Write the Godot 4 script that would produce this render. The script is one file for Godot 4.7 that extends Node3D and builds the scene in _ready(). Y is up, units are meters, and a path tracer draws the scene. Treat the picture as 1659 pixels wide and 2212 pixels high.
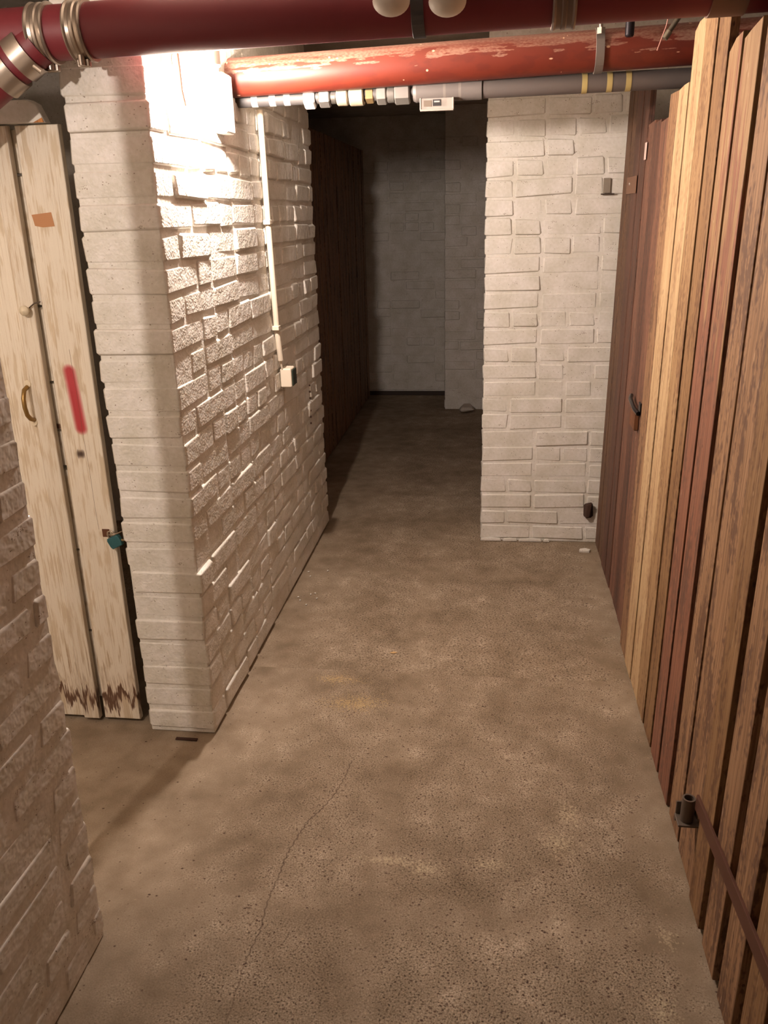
extends Node3D
# An old basement corridor: whitewashed brick walls, slatted storage partitions, red pipes under the ceiling, one bare bulb.

# ---------------------------------------------------------------- mesh builder
class MB:
	var v := PackedVector3Array()
	var n := PackedVector3Array()
	var u := PackedVector2Array()
	var ix := PackedInt32Array()
	func vert(p: Vector3, nn: Vector3, uv: Vector2) -> int:
		v.append(p); n.append(nn); u.append(uv)
		return v.size() - 1
	func tri(a: int, b: int, c: int) -> void:
		var g := (v[b] - v[a]).cross(v[c] - v[a])
		if g.dot(n[a] + n[b] + n[c]) > 0.0:
			ix.append(a); ix.append(c); ix.append(b)
		else:
			ix.append(a); ix.append(b); ix.append(c)
	func quad(a: int, b: int, c: int, d: int) -> void:
		tri(a, b, c); tri(a, c, d)
	func mesh() -> ArrayMesh:
		return into(ArrayMesh.new())
	func into(m: ArrayMesh) -> ArrayMesh:
		var a := []
		a.resize(Mesh.ARRAY_MAX)
		a[Mesh.ARRAY_VERTEX] = v; a[Mesh.ARRAY_NORMAL] = n; a[Mesh.ARRAY_TEX_UV] = u; a[Mesh.ARRAY_INDEX] = ix
		m.add_surface_from_arrays(Mesh.PRIMITIVE_TRIANGLES, a)
		return m
	# chamfered box from lo to hi: 24 corners, each with its face's normal, so that the chamfers shade round
	func box(lo: Vector3, hi: Vector3, ch: float, jit := 0.0, rng: RandomNumberGenerator = null) -> void:
		var corner := {}
		for i in 8:
			var s := Vector3(1 if i & 1 else -1, 1 if i & 2 else -1, 1 if i & 4 else -1)
			var p := Vector3(hi.x if s.x > 0 else lo.x, hi.y if s.y > 0 else lo.y, hi.z if s.z > 0 else lo.z)
			var cc := ch
			if rng:
				p += Vector3(rng.randf_range(-jit, jit), rng.randf_range(-jit, jit), rng.randf_range(-jit, jit) * 0.7)
				cc = ch * rng.randf_range(0.75, 1.5)
			for ax in 3:
				var q := p
				for o in 3:
					if o != ax: q[o] -= s[o] * cc
				var nn := Vector3.ZERO; nn[ax] = s[ax]
				var uv := Vector2(q.z, q.y) if ax == 0 else (Vector2(q.x, q.z) if ax == 1 else Vector2(q.x, q.y))
				corner[i * 3 + ax] = vert(q, nn, uv)
		for ax in 3:
			var a := (ax + 1) % 3
			var b := (ax + 2) % 3
			for s in 2:
				var base := s << ax
				var c0 := base; var c1 := base | (1 << a); var c2 := base | (1 << a) | (1 << b); var c3 := base | (1 << b)
				quad(corner[c0 * 3 + ax], corner[c1 * 3 + ax], corner[c2 * 3 + ax], corner[c3 * 3 + ax])
			# edges parallel to ax, between faces a and b
			for sa in 2:
				for sb in 2:
					var e0 := (sa << a) | (sb << b)
					var e1 := e0 | (1 << ax)
					quad(corner[e0 * 3 + a], corner[e1 * 3 + a], corner[e1 * 3 + b], corner[e0 * 3 + b])
		for i in 8:
			tri(corner[i * 3], corner[i * 3 + 1], corner[i * 3 + 2])
	# prism over a polygon in x/y, front at z = 0 facing +z, back at z = -t, front edge bevelled
	func plank(poly: PackedVector2Array, t: float, bev: float, off := Vector2.ZERO) -> void:
		if Geometry2D.is_polygon_clockwise(poly): poly.reverse()
		var k := poly.size()
		var ins := PackedVector2Array()
		var outn := PackedVector2Array()
		for i in k:
			var e0 := (poly[i] - poly[(i + k - 1) % k]).normalized()
			var e1 := (poly[(i + 1) % k] - poly[i]).normalized()
			var n0 := Vector2(e0.y, -e0.x); var n1 := Vector2(e1.y, -e1.x)
			var m := (n0 + n1).normalized()
			outn.append(m)
			ins.append(poly[i] - m * bev / maxf(0.5, m.dot(n0)))
		var f := []
		var g := []
		for i in k:
			f.append(vert(Vector3(ins[i].x, ins[i].y, 0), Vector3(0, 0, 1), ins[i] + off))
			g.append(vert(Vector3(poly[i].x, poly[i].y, -bev), Vector3(outn[i].x, outn[i].y, 0), poly[i] + off))
		var t3 := Geometry2D.triangulate_polygon(ins)
		for i in range(0, t3.size(), 3): tri(f[t3[i]], f[t3[i + 1]], f[t3[i + 2]])
		for i in k:
			var j := (i + 1) % k
			quad(f[i], f[j], g[j], g[i])
			var e := (poly[j] - poly[i]).normalized()
			var nn := Vector3(e.y, -e.x, 0)
			var a := vert(Vector3(poly[i].x, poly[i].y, -bev), nn, poly[i] + off)
			var b := vert(Vector3(poly[j].x, poly[j].y, -bev), nn, poly[j] + off)
			var sh := Vector2(nn.x, nn.y) * t
			var c := vert(Vector3(poly[j].x, poly[j].y, -t), nn, poly[j] + off + sh)
			var d := vert(Vector3(poly[i].x, poly[i].y, -t), nn, poly[i] + off + sh)
			quad(a, b, c, d)
		var r := []
		for i in k: r.append(vert(Vector3(poly[i].x, poly[i].y, -t), Vector3(0, 0, -1), poly[i] + off + Vector2(0.3, 0)))
		var t4 := Geometry2D.triangulate_polygon(poly)
		for i in range(0, t4.size(), 3): tri(r[t4[i]], r[t4[i + 1]], r[t4[i + 2]])
	# surface of revolution about local y; profile of (y, radius); flat = faceted sides
	func lathe(prof: Array, sides: int, flat := false, smooth := false) -> void:
		var L := 0.0
		for s in prof.size() - 1:
			var p0: Vector2 = prof[s]; var p1: Vector2 = prof[s + 1]
			var d := p1 - p0
			if d.length() < 1e-6: continue
			var n0 := Vector2(-d.y, d.x).normalized(); var n1 := n0   # (y, r) components
			n0 = Vector2(-d.y, d.x).normalized()
			n1 = n0
			if smooth:
				if s > 0: n0 = (n0 + Vector2(-(p0 - prof[s - 1]).y, (p0 - prof[s - 1]).x).normalized()).normalized()
				if s < prof.size() - 2: n1 = (n1 + Vector2(-(prof[s + 2] - p1).y, (prof[s + 2] - p1).x).normalized()).normalized()
			for i in sides:
				var a0 := TAU * i / sides; var a1 := TAU * (i + 1) / sides
				var q := []
				for w in [[a0, p0, n0, 0.0], [a1, p0, n0, 0.0], [a1, p1, n1, 1.0], [a0, p1, n1, 1.0]]:
					var an: float = w[0]; var pp: Vector2 = w[1]; var nr: Vector2 = w[2]
					var am := (a0 + a1) * 0.5 if flat else an
					var dirn := Vector3(cos(am), 0, sin(am))
					q.append(vert(Vector3(cos(an) * pp.y, pp.x, sin(an) * pp.y), (dirn * nr.y + Vector3.UP * nr.x).normalized(), Vector2(an / TAU, L + d.length() * w[3])))
				quad(q[0], q[1], q[2], q[3])
			L += d.length()
	# round tube through points
	func tube(pts: PackedVector3Array, r: float, sides: int, caps := true) -> void:
		var side := Vector3.UP
		if absf((pts[1] - pts[0]).normalized().y) > 0.9: side = Vector3.RIGHT
		var rings := []
		var L := 0.0
		for i in pts.size():
			var d := (pts[min(i + 1, pts.size() - 1)] - pts[max(i - 1, 0)]).normalized()
			var x := side.cross(d).normalized()
			var y := d.cross(x).normalized()
			side = y
			if i > 0: L += (pts[i] - pts[i - 1]).length()
			var ring := []
			for k in sides + 1:
				var a := TAU * k / sides
				var nn := x * cos(a) + y * sin(a)
				ring.append(vert(pts[i] + nn * r, nn, Vector2(float(k) / sides, L)))
			rings.append(ring)
		for i in pts.size() - 1:
			for k in sides: quad(rings[i][k], rings[i][k + 1], rings[i + 1][k + 1], rings[i + 1][k])
		if caps:
			for e in [0, pts.size() - 1]:
				var d2: Vector3 = (pts[0] - pts[1]).normalized() if e == 0 else (pts[e] - pts[e - 1]).normalized()
				var c := vert(pts[e], d2, Vector2.ZERO)
				var ring2 := []
				for k in sides: ring2.append(vert(v[rings[e][k]], d2, Vector2.ZERO))
				for k in sides: tri(c, ring2[k], ring2[(k + 1) % sides])

# ---------------------------------------------------------------- naming helpers
var taken := {}
func numbered(s: String) -> String:
	if not taken.has(s):
		taken[s] = 0
		return s
	taken[s] += 1
	return "%s_%03d" % [s, taken[s]]
func thing(called: String, label: String, category: String, at := Vector3.ZERO, group := "") -> Node3D:
	var o := Node3D.new()
	o.name = numbered(called); add_child(o); o.position = at
	o.set_meta("label", label); o.set_meta("category", category)
	if group: o.set_meta("group", group)
	return o
func structure(called: String, label := "", category := "") -> Node3D:
	var o := Node3D.new()
	o.name = called; add_child(o)
	o.set_meta("kind", "structure")
	if label: o.set_meta("label", label)
	if category: o.set_meta("category", category)
	return o
func part(called: String, m: Mesh, mt: Material, parent: Node, xf := Transform3D.IDENTITY) -> MeshInstance3D:
	var o := MeshInstance3D.new()
	o.name = called; o.mesh = m; o.transform = xf
	if mt: o.material_override = mt
	o.cast_shadow = GeometryInstance3D.SHADOW_CASTING_SETTING_ON
	parent.add_child(o, true)
	return o
func boxm(lo: Vector3, hi: Vector3, ch: float) -> ArrayMesh:
	var b := MB.new(); b.box(lo, hi, ch); return b.mesh()
func lathem(prof: Array, sides: int, flat := false, smooth := false) -> ArrayMesh:
	var b := MB.new(); b.lathe(prof, sides, flat, smooth); return b.mesh()
func tubem(pts: PackedVector3Array, r: float, sides := 10) -> ArrayMesh:
	var b := MB.new(); b.tube(pts, r, sides); return b.mesh()
func plankm(poly: PackedVector2Array, t: float, bev: float, off := Vector2.ZERO) -> ArrayMesh:
	var b := MB.new(); b.plank(poly, t, bev, off); return b.mesh()
func at(p: Vector3, b := Basis.IDENTITY) -> Transform3D: return Transform3D(b, p)
# basis whose local y runs along world x (for lathed pieces on the pipes)
func along_x() -> Basis: return Basis(Vector3(0, 1, 0), Vector3(1, 0, 0), Vector3(0, 0, -1))

# ---------------------------------------------------------------- textures
func fbm(seed_: int, w: int, h: int, freq: float, octs := 4, type := FastNoiseLite.TYPE_SIMPLEX_SMOOTH) -> PackedByteArray:
	var f := FastNoiseLite.new()
	f.seed = seed_; f.noise_type = type; f.frequency = freq; f.fractal_octaves = octs; f.fractal_type = FastNoiseLite.FRACTAL_FBM
	var im := f.get_seamless_image(w, h)
	im.convert(Image.FORMAT_L8)
	return im.get_data()
func fbm_world(seed_: int, S: int, x0: float, za: float, px: float, per_m: float, octs: int) -> PackedByteArray:
	var f := FastNoiseLite.new()
	f.seed = seed_; f.frequency = per_m * px; f.fractal_octaves = octs; f.fractal_type = FastNoiseLite.FRACTAL_FBM
	f.offset = Vector3(x0 / px + 9000.0, za / px + 9000.0, 0)
	var im := f.get_image(S, S, false, false, false)
	im.convert(Image.FORMAT_L8)
	return im.get_data()
func grain_bytes(seed_: int, w: int, h: int, freq: float, stretch: int) -> PackedByteArray:
	var f := FastNoiseLite.new()
	f.seed = seed_; f.frequency = freq; f.fractal_octaves = 4; f.fractal_type = FastNoiseLite.FRACTAL_FBM
	var im := f.get_seamless_image(w, h / stretch)
	im.convert(Image.FORMAT_L8)
	im.resize(w, h, Image.INTERPOLATE_CUBIC)
	return im.get_data()
func tex_rgb(w: int, h: int, d: PackedByteArray) -> ImageTexture:
	return ImageTexture.create_from_image(Image.create_from_data(w, h, false, Image.FORMAT_RGB8, d))
func tex_l(w: int, h: int, d: PackedByteArray) -> ImageTexture:
	return ImageTexture.create_from_image(Image.create_from_data(w, h, false, Image.FORMAT_L8, d))
func dot_rgb(d: PackedByteArray, w: int, h: int, cx: float, cy: float, rx: float, ry: float, col: Color, al: float, wrap := true) -> void:
	for y in range(int(cy - ry) - 1, int(cy + ry) + 2):
		for x in range(int(cx - rx) - 1, int(cx + rx) + 2):
			var q := Vector2((x - cx) / rx, (y - cy) / ry).length()
			if q > 1.0: continue
			if not wrap and (x < 0 or y < 0 or x >= w or y >= h): continue
			var k := (posmod(y, h) * w + posmod(x, w)) * 3
			var t := al * clampf((1.0 - q) * 3.0, 0.0, 1.0)
			d[k] = int(lerpf(d[k], col.r8, t)); d[k + 1] = int(lerpf(d[k + 1], col.g8, t)); d[k + 2] = int(lerpf(d[k + 2], col.b8, t))

func plain(c: Color, rough: float, metal := 0.0) -> StandardMaterial3D:
	var m := StandardMaterial3D.new()
	m.albedo_color = c; m.roughness = rough; m.metallic = metal
	return m

var M := {}
var rng := RandomNumberGenerator.new()

func make_paint() -> void:
	var S := 1024
	var a := fbm(11, S, S, 0.006)
	var b := fbm(12, S, S, 0.05)
	var d := PackedByteArray(); d.resize(S * S * 3)
	for i in S * S:
		var q := (a[i] - 128) * 0.10 + (b[i] - 128) * 0.06
		d[i * 3] = clampi(int(226 + q), 0, 255); d[i * 3 + 1] = clampi(int(221 + q), 0, 255); d[i * 3 + 2] = clampi(int(211 + q * 1.3), 0, 255)
	rng.seed = 5
	for k in 900:
		dot_rgb(d, S, S, rng.randf() * S, rng.randf() * S, rng.randf_range(0.8, 2.6), rng.randf_range(0.7, 1.9), Color8(112, 92, 74), rng.randf_range(0.3, 0.95))
	for k in 50:
		var cx := rng.randf() * S; var cy := rng.randf() * S
		for j in 9: dot_rgb(d, S, S, cx + rng.randf_range(-14, 14), cy + rng.randf_range(-6, 6), rng.randf_range(0.8, 2.2), rng.randf_range(0.8, 1.8), Color8(118, 98, 80), 0.7)
	var col := tex_rgb(S, S, d)
	var h1 := fbm(21, S, S, 0.02, 4)
	var h2 := fbm(22, S, S, 0.09, 3)
	var hb := PackedByteArray(); hb.resize(S * S)
	for i in S * S: hb[i] = clampi(int(h1[i] * 0.65 + h2[i] * 0.35), 0, 255)
	var bump := tex_l(S, S, hb)
	var h3 := fbm(23, S, S, 0.012, 3)
	var h4 := fbm(24, S, S, 0.045, 2)
	for i in S * S: hb[i] = clampi(int(h3[i] * 0.6 + h4[i] * 0.4), 0, 255)
	var lumps := tex_l(S, S, hb)
	for w in [["paint", 0.5, 0.30, Color(1, 1, 1)], ["paint_gloss", 0.26, 0.17, Color(1, 0.99, 0.99)], ["paint_matt", 0.7, 0.09, Color(1, 1, 1)]]:
		var m := StandardMaterial3D.new()
		m.albedo_texture = col; m.albedo_color = w[3]; m.roughness = w[1]
		m.heightmap_enabled = true; m.heightmap_texture = lumps if w[0] == "paint_gloss" else bump; m.heightmap_scale = w[2]
		m.uv1_triplanar = true; m.uv1_world_triplanar = true; m.uv1_scale = Vector3.ONE * 1.1
		M[w[0]] = m
	# plain concrete for the ceiling and what lies out of sight
	var c := StandardMaterial3D.new()
	c.albedo_texture = col; c.albedo_color = Color(0.86, 0.84, 0.82); c.roughness = 0.9
	c.heightmap_enabled = true; c.heightmap_texture = bump; c.heightmap_scale = 0.12
	c.uv1_triplanar = true; c.uv1_world_triplanar = true
	M.concrete = c

func make_floor_tex(S: int, x0: float, z0: float, size: float, seed_: int, far: bool) -> StandardMaterial3D:
	var big := fbm_world(101, S, x0, z0 - size, size / S, 2.2, 4)
	var mid := fbm_world(102, S, x0, z0 - size, size / S, 9.0, 4)
	var fine := fbm(seed_ + 2, S, S, 0.20, 2)
	var grit := fbm(seed_ + 3, S, S, 0.32, 2)
	var d := PackedByteArray(); d.resize(S * S * 3)
	var hb := PackedByteArray(); hb.resize(S * S)
	var k := 0
	for y in S:
		for x in S:
			var X := x0 + size * float(x) / S
			var B := (big[k] - 128.0) * 1.4
			var D := (mid[k] - 128.0) * 1.4
			# trowelled smooth along the walls and in the side passage, worn and gritty down the middle
			var walk := smoothstep(0.02, 0.40, X + 0.84 + D * 0.0012) * smoothstep(-0.02, 0.14, 0.46 - X + D * 0.001)
			var F := (fine[k] - 128.0)
			var G := (grit[k] - 128.0)
			var q := 141.0 + B * 0.13 + D * 0.11 + F * (0.05 + 0.14 * walk) + G * (0.05 + 0.17 * walk)
			var pit := clampf((-F - 66.0) * 0.05, 0.0, 1.0) * walk
			var lite := clampf((F * 0.8 + D * 0.8 + B * 0.3 - 96.0) * 0.012, 0.0, 0.4) * walk
			var r := q * (1.0 - 0.45 * pit) + 34.0 * lite
			var g := (q - 17.0) * (1.0 - 0.5 * pit) + 33.0 * lite
			var bl := (q - 38.0) * (1.0 - 0.55 * pit) + 33.0 * lite
			d[k * 3] = clampi(int(r), 0, 255); d[k * 3 + 1] = clampi(int(g), 0, 255); d[k * 3 + 2] = clampi(int(bl), 0, 255)
			hb[k] = clampi(int(140 + D * 0.08 + F * 0.35 * (0.3 + walk) - 70.0 * pit), 0, 255)
			k += 1
	var to := func(X: float, Z: float) -> Vector2: return Vector2((X - x0) / size * S, (1.0 - (z0 - Z) / size) * S)
	rng.seed = seed_
	if not far:
		# a long hair crack, pale worn patches, a yellowish patch of old screed, scattered dark and light grit
		var crack := [[-0.385, -2.00], [-0.392, -1.93], [-0.405, -1.86], [-0.43, -1.79], [-0.455, -1.745], [-0.47, -1.69], [-0.485, -1.62], [-0.488, -1.55], [-0.495, -1.46], [-0.49, -1.38], [-0.5, -1.3], [-0.497, -1.15]]
		for i in crack.size() - 1:
			for t in 60:
				var p: Vector2 = to.call(lerpf(crack[i][0], crack[i + 1][0], t / 60.0) + sin(i * 7.0 + t * 0.3) * 0.0016, lerpf(crack[i][1], crack[i + 1][1], t / 60.0))
				dot_rgb(d, S, S, p.x, p.y, 1.6, 1.6, Color8(72, 54, 40), 0.3, false)
		for pt in [[-0.22, -1.62, 0.10, 0.016], [-0.14, -1.60, 0.05, 0.022], [0.02, -1.63, 0.045, 0.018], [0.19, -1.72, 0.04, 0.05], [0.22, -1.83, 0.03, 0.05], [0.36, -1.27, 0.03, 0.05], [0.40, -1.45, 0.02, 0.03], [-0.5, -2.44, 0.08, 0.03, "old screed"], [-0.42, -2.3, 0.1, 0.05, "old screed"]]:
			for j in int(pt[2] * pt[3] * 160000.0):
				var p2: Vector2 = to.call(pt[0] + rng.randfn(0, 0.5) * pt[2], pt[1] + rng.randfn(0, 0.5) * pt[3])
				dot_rgb(d, S, S, p2.x, p2.y, rng.randf_range(1, 3), rng.randf_range(1, 3), Color8(190, 162, 112) if pt.size() > 4 else Color8(196, 180, 150), 0.4, false)
	# grit: dark pits and pale grains, thicker where the screed is worn
	for j in 52000:
		var px := rng.randi() % S; var py := rng.randi() % S
		var X := x0 + size * float(px) / S
		var worn := smoothstep(0.05, 0.45, X + 0.84) * smoothstep(0.0, 0.10, 0.46 - X) * clampf(0.45 + (mid[py * S + px] - 128) * 0.010 + (big[py * S + px] - 128) * 0.008, 0.05, 1.0)
		if rng.randf() > maxf(worn, 0.05): continue
		var u := rng.randf()
		var rr := (0.7 + 1.6 * u * u * u) * S / 1536.0   # the same size in millimetres on both fields
		var dark := rng.randf() < 0.74
		dot_rgb(d, S, S, px + rng.randf(), py + rng.randf(), rr * rng.randf_range(0.8, 1.5), rr, Color8(66, 44, 30) if dark else Color8(190, 166, 136), rng.randf_range(0.45, 1.0) if dark else rng.randf_range(0.2, 0.5), false)
	var m := StandardMaterial3D.new()
	m.albedo_texture = tex_rgb(S, S, d); m.roughness = 0.82
	m.heightmap_enabled = true; m.heightmap_texture = tex_l(S, S, hb); m.heightmap_scale = 0.35
	return m

func wood_tex(seed_: int, base: Color, dark: Color, dirt: Color, dirtiness: float, upper := Color(0, 0, 0, 0)) -> ImageTexture:
	var w := 512; var h := 1024
	var g1 := grain_bytes(seed_, w, h, 0.07, 16)
	var g2 := grain_bytes(seed_ + 1, w, h, 0.22, 32)
	var bl := grain_bytes(seed_ + 2, w, h, 0.02, 4)
	var fl := fbm(seed_ + 3, w, h, 0.06, 4)
	var d := PackedByteArray(); d.resize(w * h * 3)
	for i in w * h:
		var t := clampf((g1[i] - 128) * 0.007 + (g2[i] - 128) * 0.006 + 0.42, 0.0, 1.0)
		var s := clampf(((bl[i] - 128) * 0.010 + (fl[i] - 128) * 0.007) * dirtiness, 0.0, 0.75)
		var c := base.lerp(dark, t).lerp(dirt, s)
		if upper.a > 0.0:   # the stain stops part of the way up, raggedly, and leaves the pale wood
			c = c.lerp(upper.lerp(Color8(138, 104, 70), t), clampf((0.30 - float(i / w) / h + (bl[i] - 128) * 0.0022 + (g1[i] - 128) * 0.0016) * 14.0, 0.0, 1.0))
		d[i * 3] = c.r8; d[i * 3 + 1] = c.g8; d[i * 3 + 2] = c.b8
	rng.seed = seed_
	for k in 26:   # light scuffs and dark nail marks
		dot_rgb(d, w, h, rng.randf() * w, rng.randf() * h, rng.randf_range(0.8, 1.6), rng.randf_range(2, 9), Color8(222, 205, 180), 0.7)
		dot_rgb(d, w, h, rng.randf() * w, rng.randf() * h, rng.randf_range(1.5, 4), rng.randf_range(2, 5), Color8(60, 36, 22), 0.6)
	M["grain_bump"] = tex_l(w, h, g1)
	return tex_rgb(w, h, d)
func wood(t: ImageTexture, tint: Color, rough := 0.7) -> StandardMaterial3D:
	var m := plain(tint, rough)
	m.albedo_texture = t
	m.heightmap_enabled = true; m.heightmap_texture = M.grain_bump; m.heightmap_scale = 0.12
	m.uv1_scale = Vector3(2.0, 0.55, 1)
	return m

# whitewashed door boards: texture spans the whole board (v = 0 at the top)
func door_tex(seed_: int, spray: bool) -> ImageTexture:
	var w := 256; var h := 1024
	var g1 := grain_bytes(seed_, w, h, 0.05, 16)
	var g2 := grain_bytes(seed_ + 1, w, h, 0.2, 32)
	var bl := fbm(seed_ + 2, w, h, 0.012, 4)
	var d := PackedByteArray(); d.resize(w * h * 3)
	for y in h:
		var V := float(y) / h
		for x in w:
			var i := y * w + x
			var c := Color8(228, 217, 198)
			var wear := clampf((g1[i] - 140) * 0.007 + (bl[i] - 128) * 0.010 - 0.02, 0.0, 0.5)
			c = c.lerp(Color8(188, 164, 130), wear)
			c = c.lerp(Color8(150, 120, 84), clampf((g2[i] - 180) * 0.012, 0.0, 0.3))
			# scraped, soaked wood near the foot
			var N := (bl[i] - 128) * 0.00025 + (g1[i] - 128) * 0.00012
			var f := clampf(1.0 - absf(V - 0.955 + N) / 0.017, 0.0, 1.0)
			var f2 := clampf(1.0 - absf(V - 0.915 + N * 2.0) / 0.03, 0.0, 1.0) * clampf((g2[i] - 120) * 0.02, 0.0, 1.0)
			c = c.lerp(Color8(84, 54, 36), clampf(f * 1.6, 0.0, 0.85)).lerp(Color8(120, 88, 58), f2 * 0.6)
			if spray:
				var cx := 0.40 + (V - 0.34) * 0.9
				var a := Vector2((float(x) / w - cx) * 0.115, maxf(0.0, absf(V - 0.402) - 0.046) * 1.707).length()
				c = c.lerp(Color8(176, 44, 52), clampf((0.0215 - a) / 0.013, 0.0, 1.0) * 0.92)
				var kn := Vector2((float(x) / w - 0.38) * 0.115, (V - 0.492) * 1.707).length() + (g1[i] - 128) * 0.00003 + (g2[i] - 128) * 0.00002
				c = c.lerp(Color8(52, 34, 24), clampf((0.0155 - kn) / 0.010, 0.0, 1.0) * 0.85)
			d[i * 3] = c.r8; d[i * 3 + 1] = c.g8; d[i * 3 + 2] = c.b8
	if spray:   # a long drying crack beside the knot
		for y in range(330, 640):
			var cx2 := 256.0 * (0.50 + 0.06 * (y - 330) / 310.0 + sin(y * 0.05) * 0.006)
			dot_rgb(d, w, h, cx2, y, 1.3, 1.3, Color8(96, 70, 48), 0.6, false)
	return tex_rgb(w, h, d)

# ---------------------------------------------------------------- bricks
var brick_cache := {}
func brick_mesh(l: float, h: float, dp: float, ch: float, jit: float, variant: int) -> ArrayMesh:
	var key := "%d_%d_%d_%d_%d" % [roundi(l * 1000), roundi(h * 1000), roundi(dp * 1000), roundi(ch * 10000), variant]
	if not brick_cache.has(key):
		var r := RandomNumberGenerator.new(); r.seed = hash(key)
		var b := MB.new()
		b.box(Vector3(0, 0, -dp), Vector3(l, h, 0), ch, jit, r)
		brick_cache[key] = b.mesh()
	return brick_cache[key]
# lay courses on a face: origin at its lower start, u along it, n out of it
func lay(parent: Node, o: Vector3, uu: Vector3, nn: Vector3, length: float, courses: int, ch: float, proud: float, jit: float, r: RandomNumberGenerator, mt: Material, start := [], ends_even := true) -> void:
	var H := 0.0765
	var J := 0.010
	var basis_ := Basis(uu, Vector3.UP, nn)
	for c in courses:
		var u := 0.0
		if start.size(): u = start[c % start.size()]
		else: u = [0.0, -0.12][c % 2]
		var y := 0.013 + c * H
		while u < length - 0.02:
			var l := 0.235
			var p := r.randf()
			if c % 2 == 1 and p < 0.75: l = 0.112
			elif p < 0.22: l = 0.112
			elif p < 0.30: l = 0.170
			var a := maxf(u, 0.0)
			var b := u + l
			if length - b < 0.05: b = length
			b = minf(b, length)
			if b - a > 0.03:
				var lm := snappedf(b - a, 0.005)
				var m := brick_mesh(lm, H - J, 0.05, ch, jit, r.randi() % 3)
				var tilt := Basis(nn, r.randfn(0, 0.010)) * Basis(Vector3.UP, r.randfn(0, proud * 1.4)) * basis_
				var sag := r.randfn(0, 0.0016)
				part("brick", m, mt, parent, Transform3D(tilt.scaled_local(Vector3((b - a) / lm, 1, 1)), o + uu * a + Vector3.UP * (y + sag) + nn * clampf(r.randfn(0, proud), -2.2 * proud, 2.2 * proud)))
			u = b + J

# ---------------------------------------------------------------- scene
func _ready() -> void:
	# camera
	var cam := Camera3D.new()
	cam.name = "camera"; add_child(cam)
	cam.position = Vector3(0, 1.5, 0)
	cam.rotation_degrees = Vector3(-19.84, 7.725, -1.458)
	cam.fov = 63.14
	cam.near = 0.02
	cam.current = true
	# no sky reaches the cellar
	var we := WorldEnvironment.new()
	we.name = "world"
	var env := Environment.new()
	env.background_mode = Environment.BG_COLOR
	env.background_color = Color(0, 0, 0)
	env.tonemap_mode = Environment.TONE_MAPPER_LINEAR
	env.tonemap_exposure = 1.0
	env.sdfgi_enabled = true; env.ssao_enabled = true; env.ssil_enabled = true
	we.environment = env
	add_child(we)
	var bulb_energy := 1.95
	var side_energy := 1.30
	var bulb_color := Color(1.0, 0.932, 0.885)

	make_paint()
	build_shell()
	build_bricks()
	build_partitions()
	build_door()
	build_pipes()
	build_lamps(bulb_energy, side_energy, bulb_color)
	build_small()

func slab(called: String, parent: Node, lo: Vector3, hi: Vector3, mt: Material) -> void:
	part(called, boxm(lo, hi, 0.003), mt, parent)

func build_shell() -> void:
	# floor: two textured fields where it is seen, plain screed beyond, 0.1 m thick
	var fl := structure("floor", "worn brown concrete cellar floor with pits, grit and a hair crack")
	var am := ArrayMesh.new()
	var near := make_floor_tex(1536, -1.3, -0.6, 1.9, 101, false)
	var far := make_floor_tex(1024, -1.3, -2.5, 1.9, 131, true)
	var rest := StandardMaterial3D.new()
	rest.albedo_texture = far.albedo_texture; rest.roughness = 0.85
	var fields := [[-1.3, 0.6, -0.6, -2.5, 0], [-1.3, 0.6, -2.5, -4.4, 1], [-1.3, 0.6, 1.8, -0.6, 2], [-1.3, 0.6, -4.4, -7.4, 2], [-2.5, -1.3, 1.8, -7.4, 2], [0.6, 1.9, 1.8, -7.4, 2]]
	for s in 3:
		var b := MB.new()
		for f in fields:
			if f[4] != s: continue
			var q := []
			for c in [[f[0], f[2]], [f[1], f[2]], [f[1], f[3]], [f[0], f[3]]]:
				var uv := Vector2((c[0] + 1.3) / 1.9, 1.0 - ((-0.6 if s == 0 else -2.5) - c[1]) / 1.9)
				q.append(b.vert(Vector3(c[0], 0, c[1]), Vector3.UP, uv))
			b.quad(q[0], q[1], q[2], q[3])
		if s == 2: b.box(Vector3(-2.5, -0.1, -7.4), Vector3(1.9, -0.004, 1.8), 0.002)
		b.into(am)
	am.surface_set_material(0, near); am.surface_set_material(1, far); am.surface_set_material(2, rest)
	part("screed", am, null, fl)
	var ce := structure("ceiling", "rough grey concrete cellar ceiling above the pipes")
	slab("slab", ce, Vector3(-2.5, 2.2, -7.4), Vector3(1.9, 2.32, 1.8), M.concrete)
	# outer walls that close the cellar
	var wb := structure("wall_behind")
	slab("slab", wb, Vector3(-2.5, 0, 1.6), Vector3(1.9, 2.2, 1.8), M.paint_matt)
	var wl := structure("wall_far_left")
	slab("slab", wl, Vector3(-2.5, 0, -7.4), Vector3(-2.3, 2.2, 1.6), M.concrete)
	var wr := structure("wall_far_right")
	slab("slab", wr, Vector3(1.7, 0, -7.4), Vector3(1.9, 2.2, 1.6), M.concrete)
	var wc := structure("wall_right_far")
	slab("slab", wc, Vector3(0.35, 0, -6.9), Vector3(0.55, 2.2, -3.99), plain(Color8(150, 104, 82), 0.9))   # unseen wall, toned brown to soak up light bounced onto the back wall
	var we := structure("wall_between_cellars")
	slab("slab", we, Vector3(-2.3, 0, -4.05), Vector3(-1.03, 2.2, -3.9), M.concrete)

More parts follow.
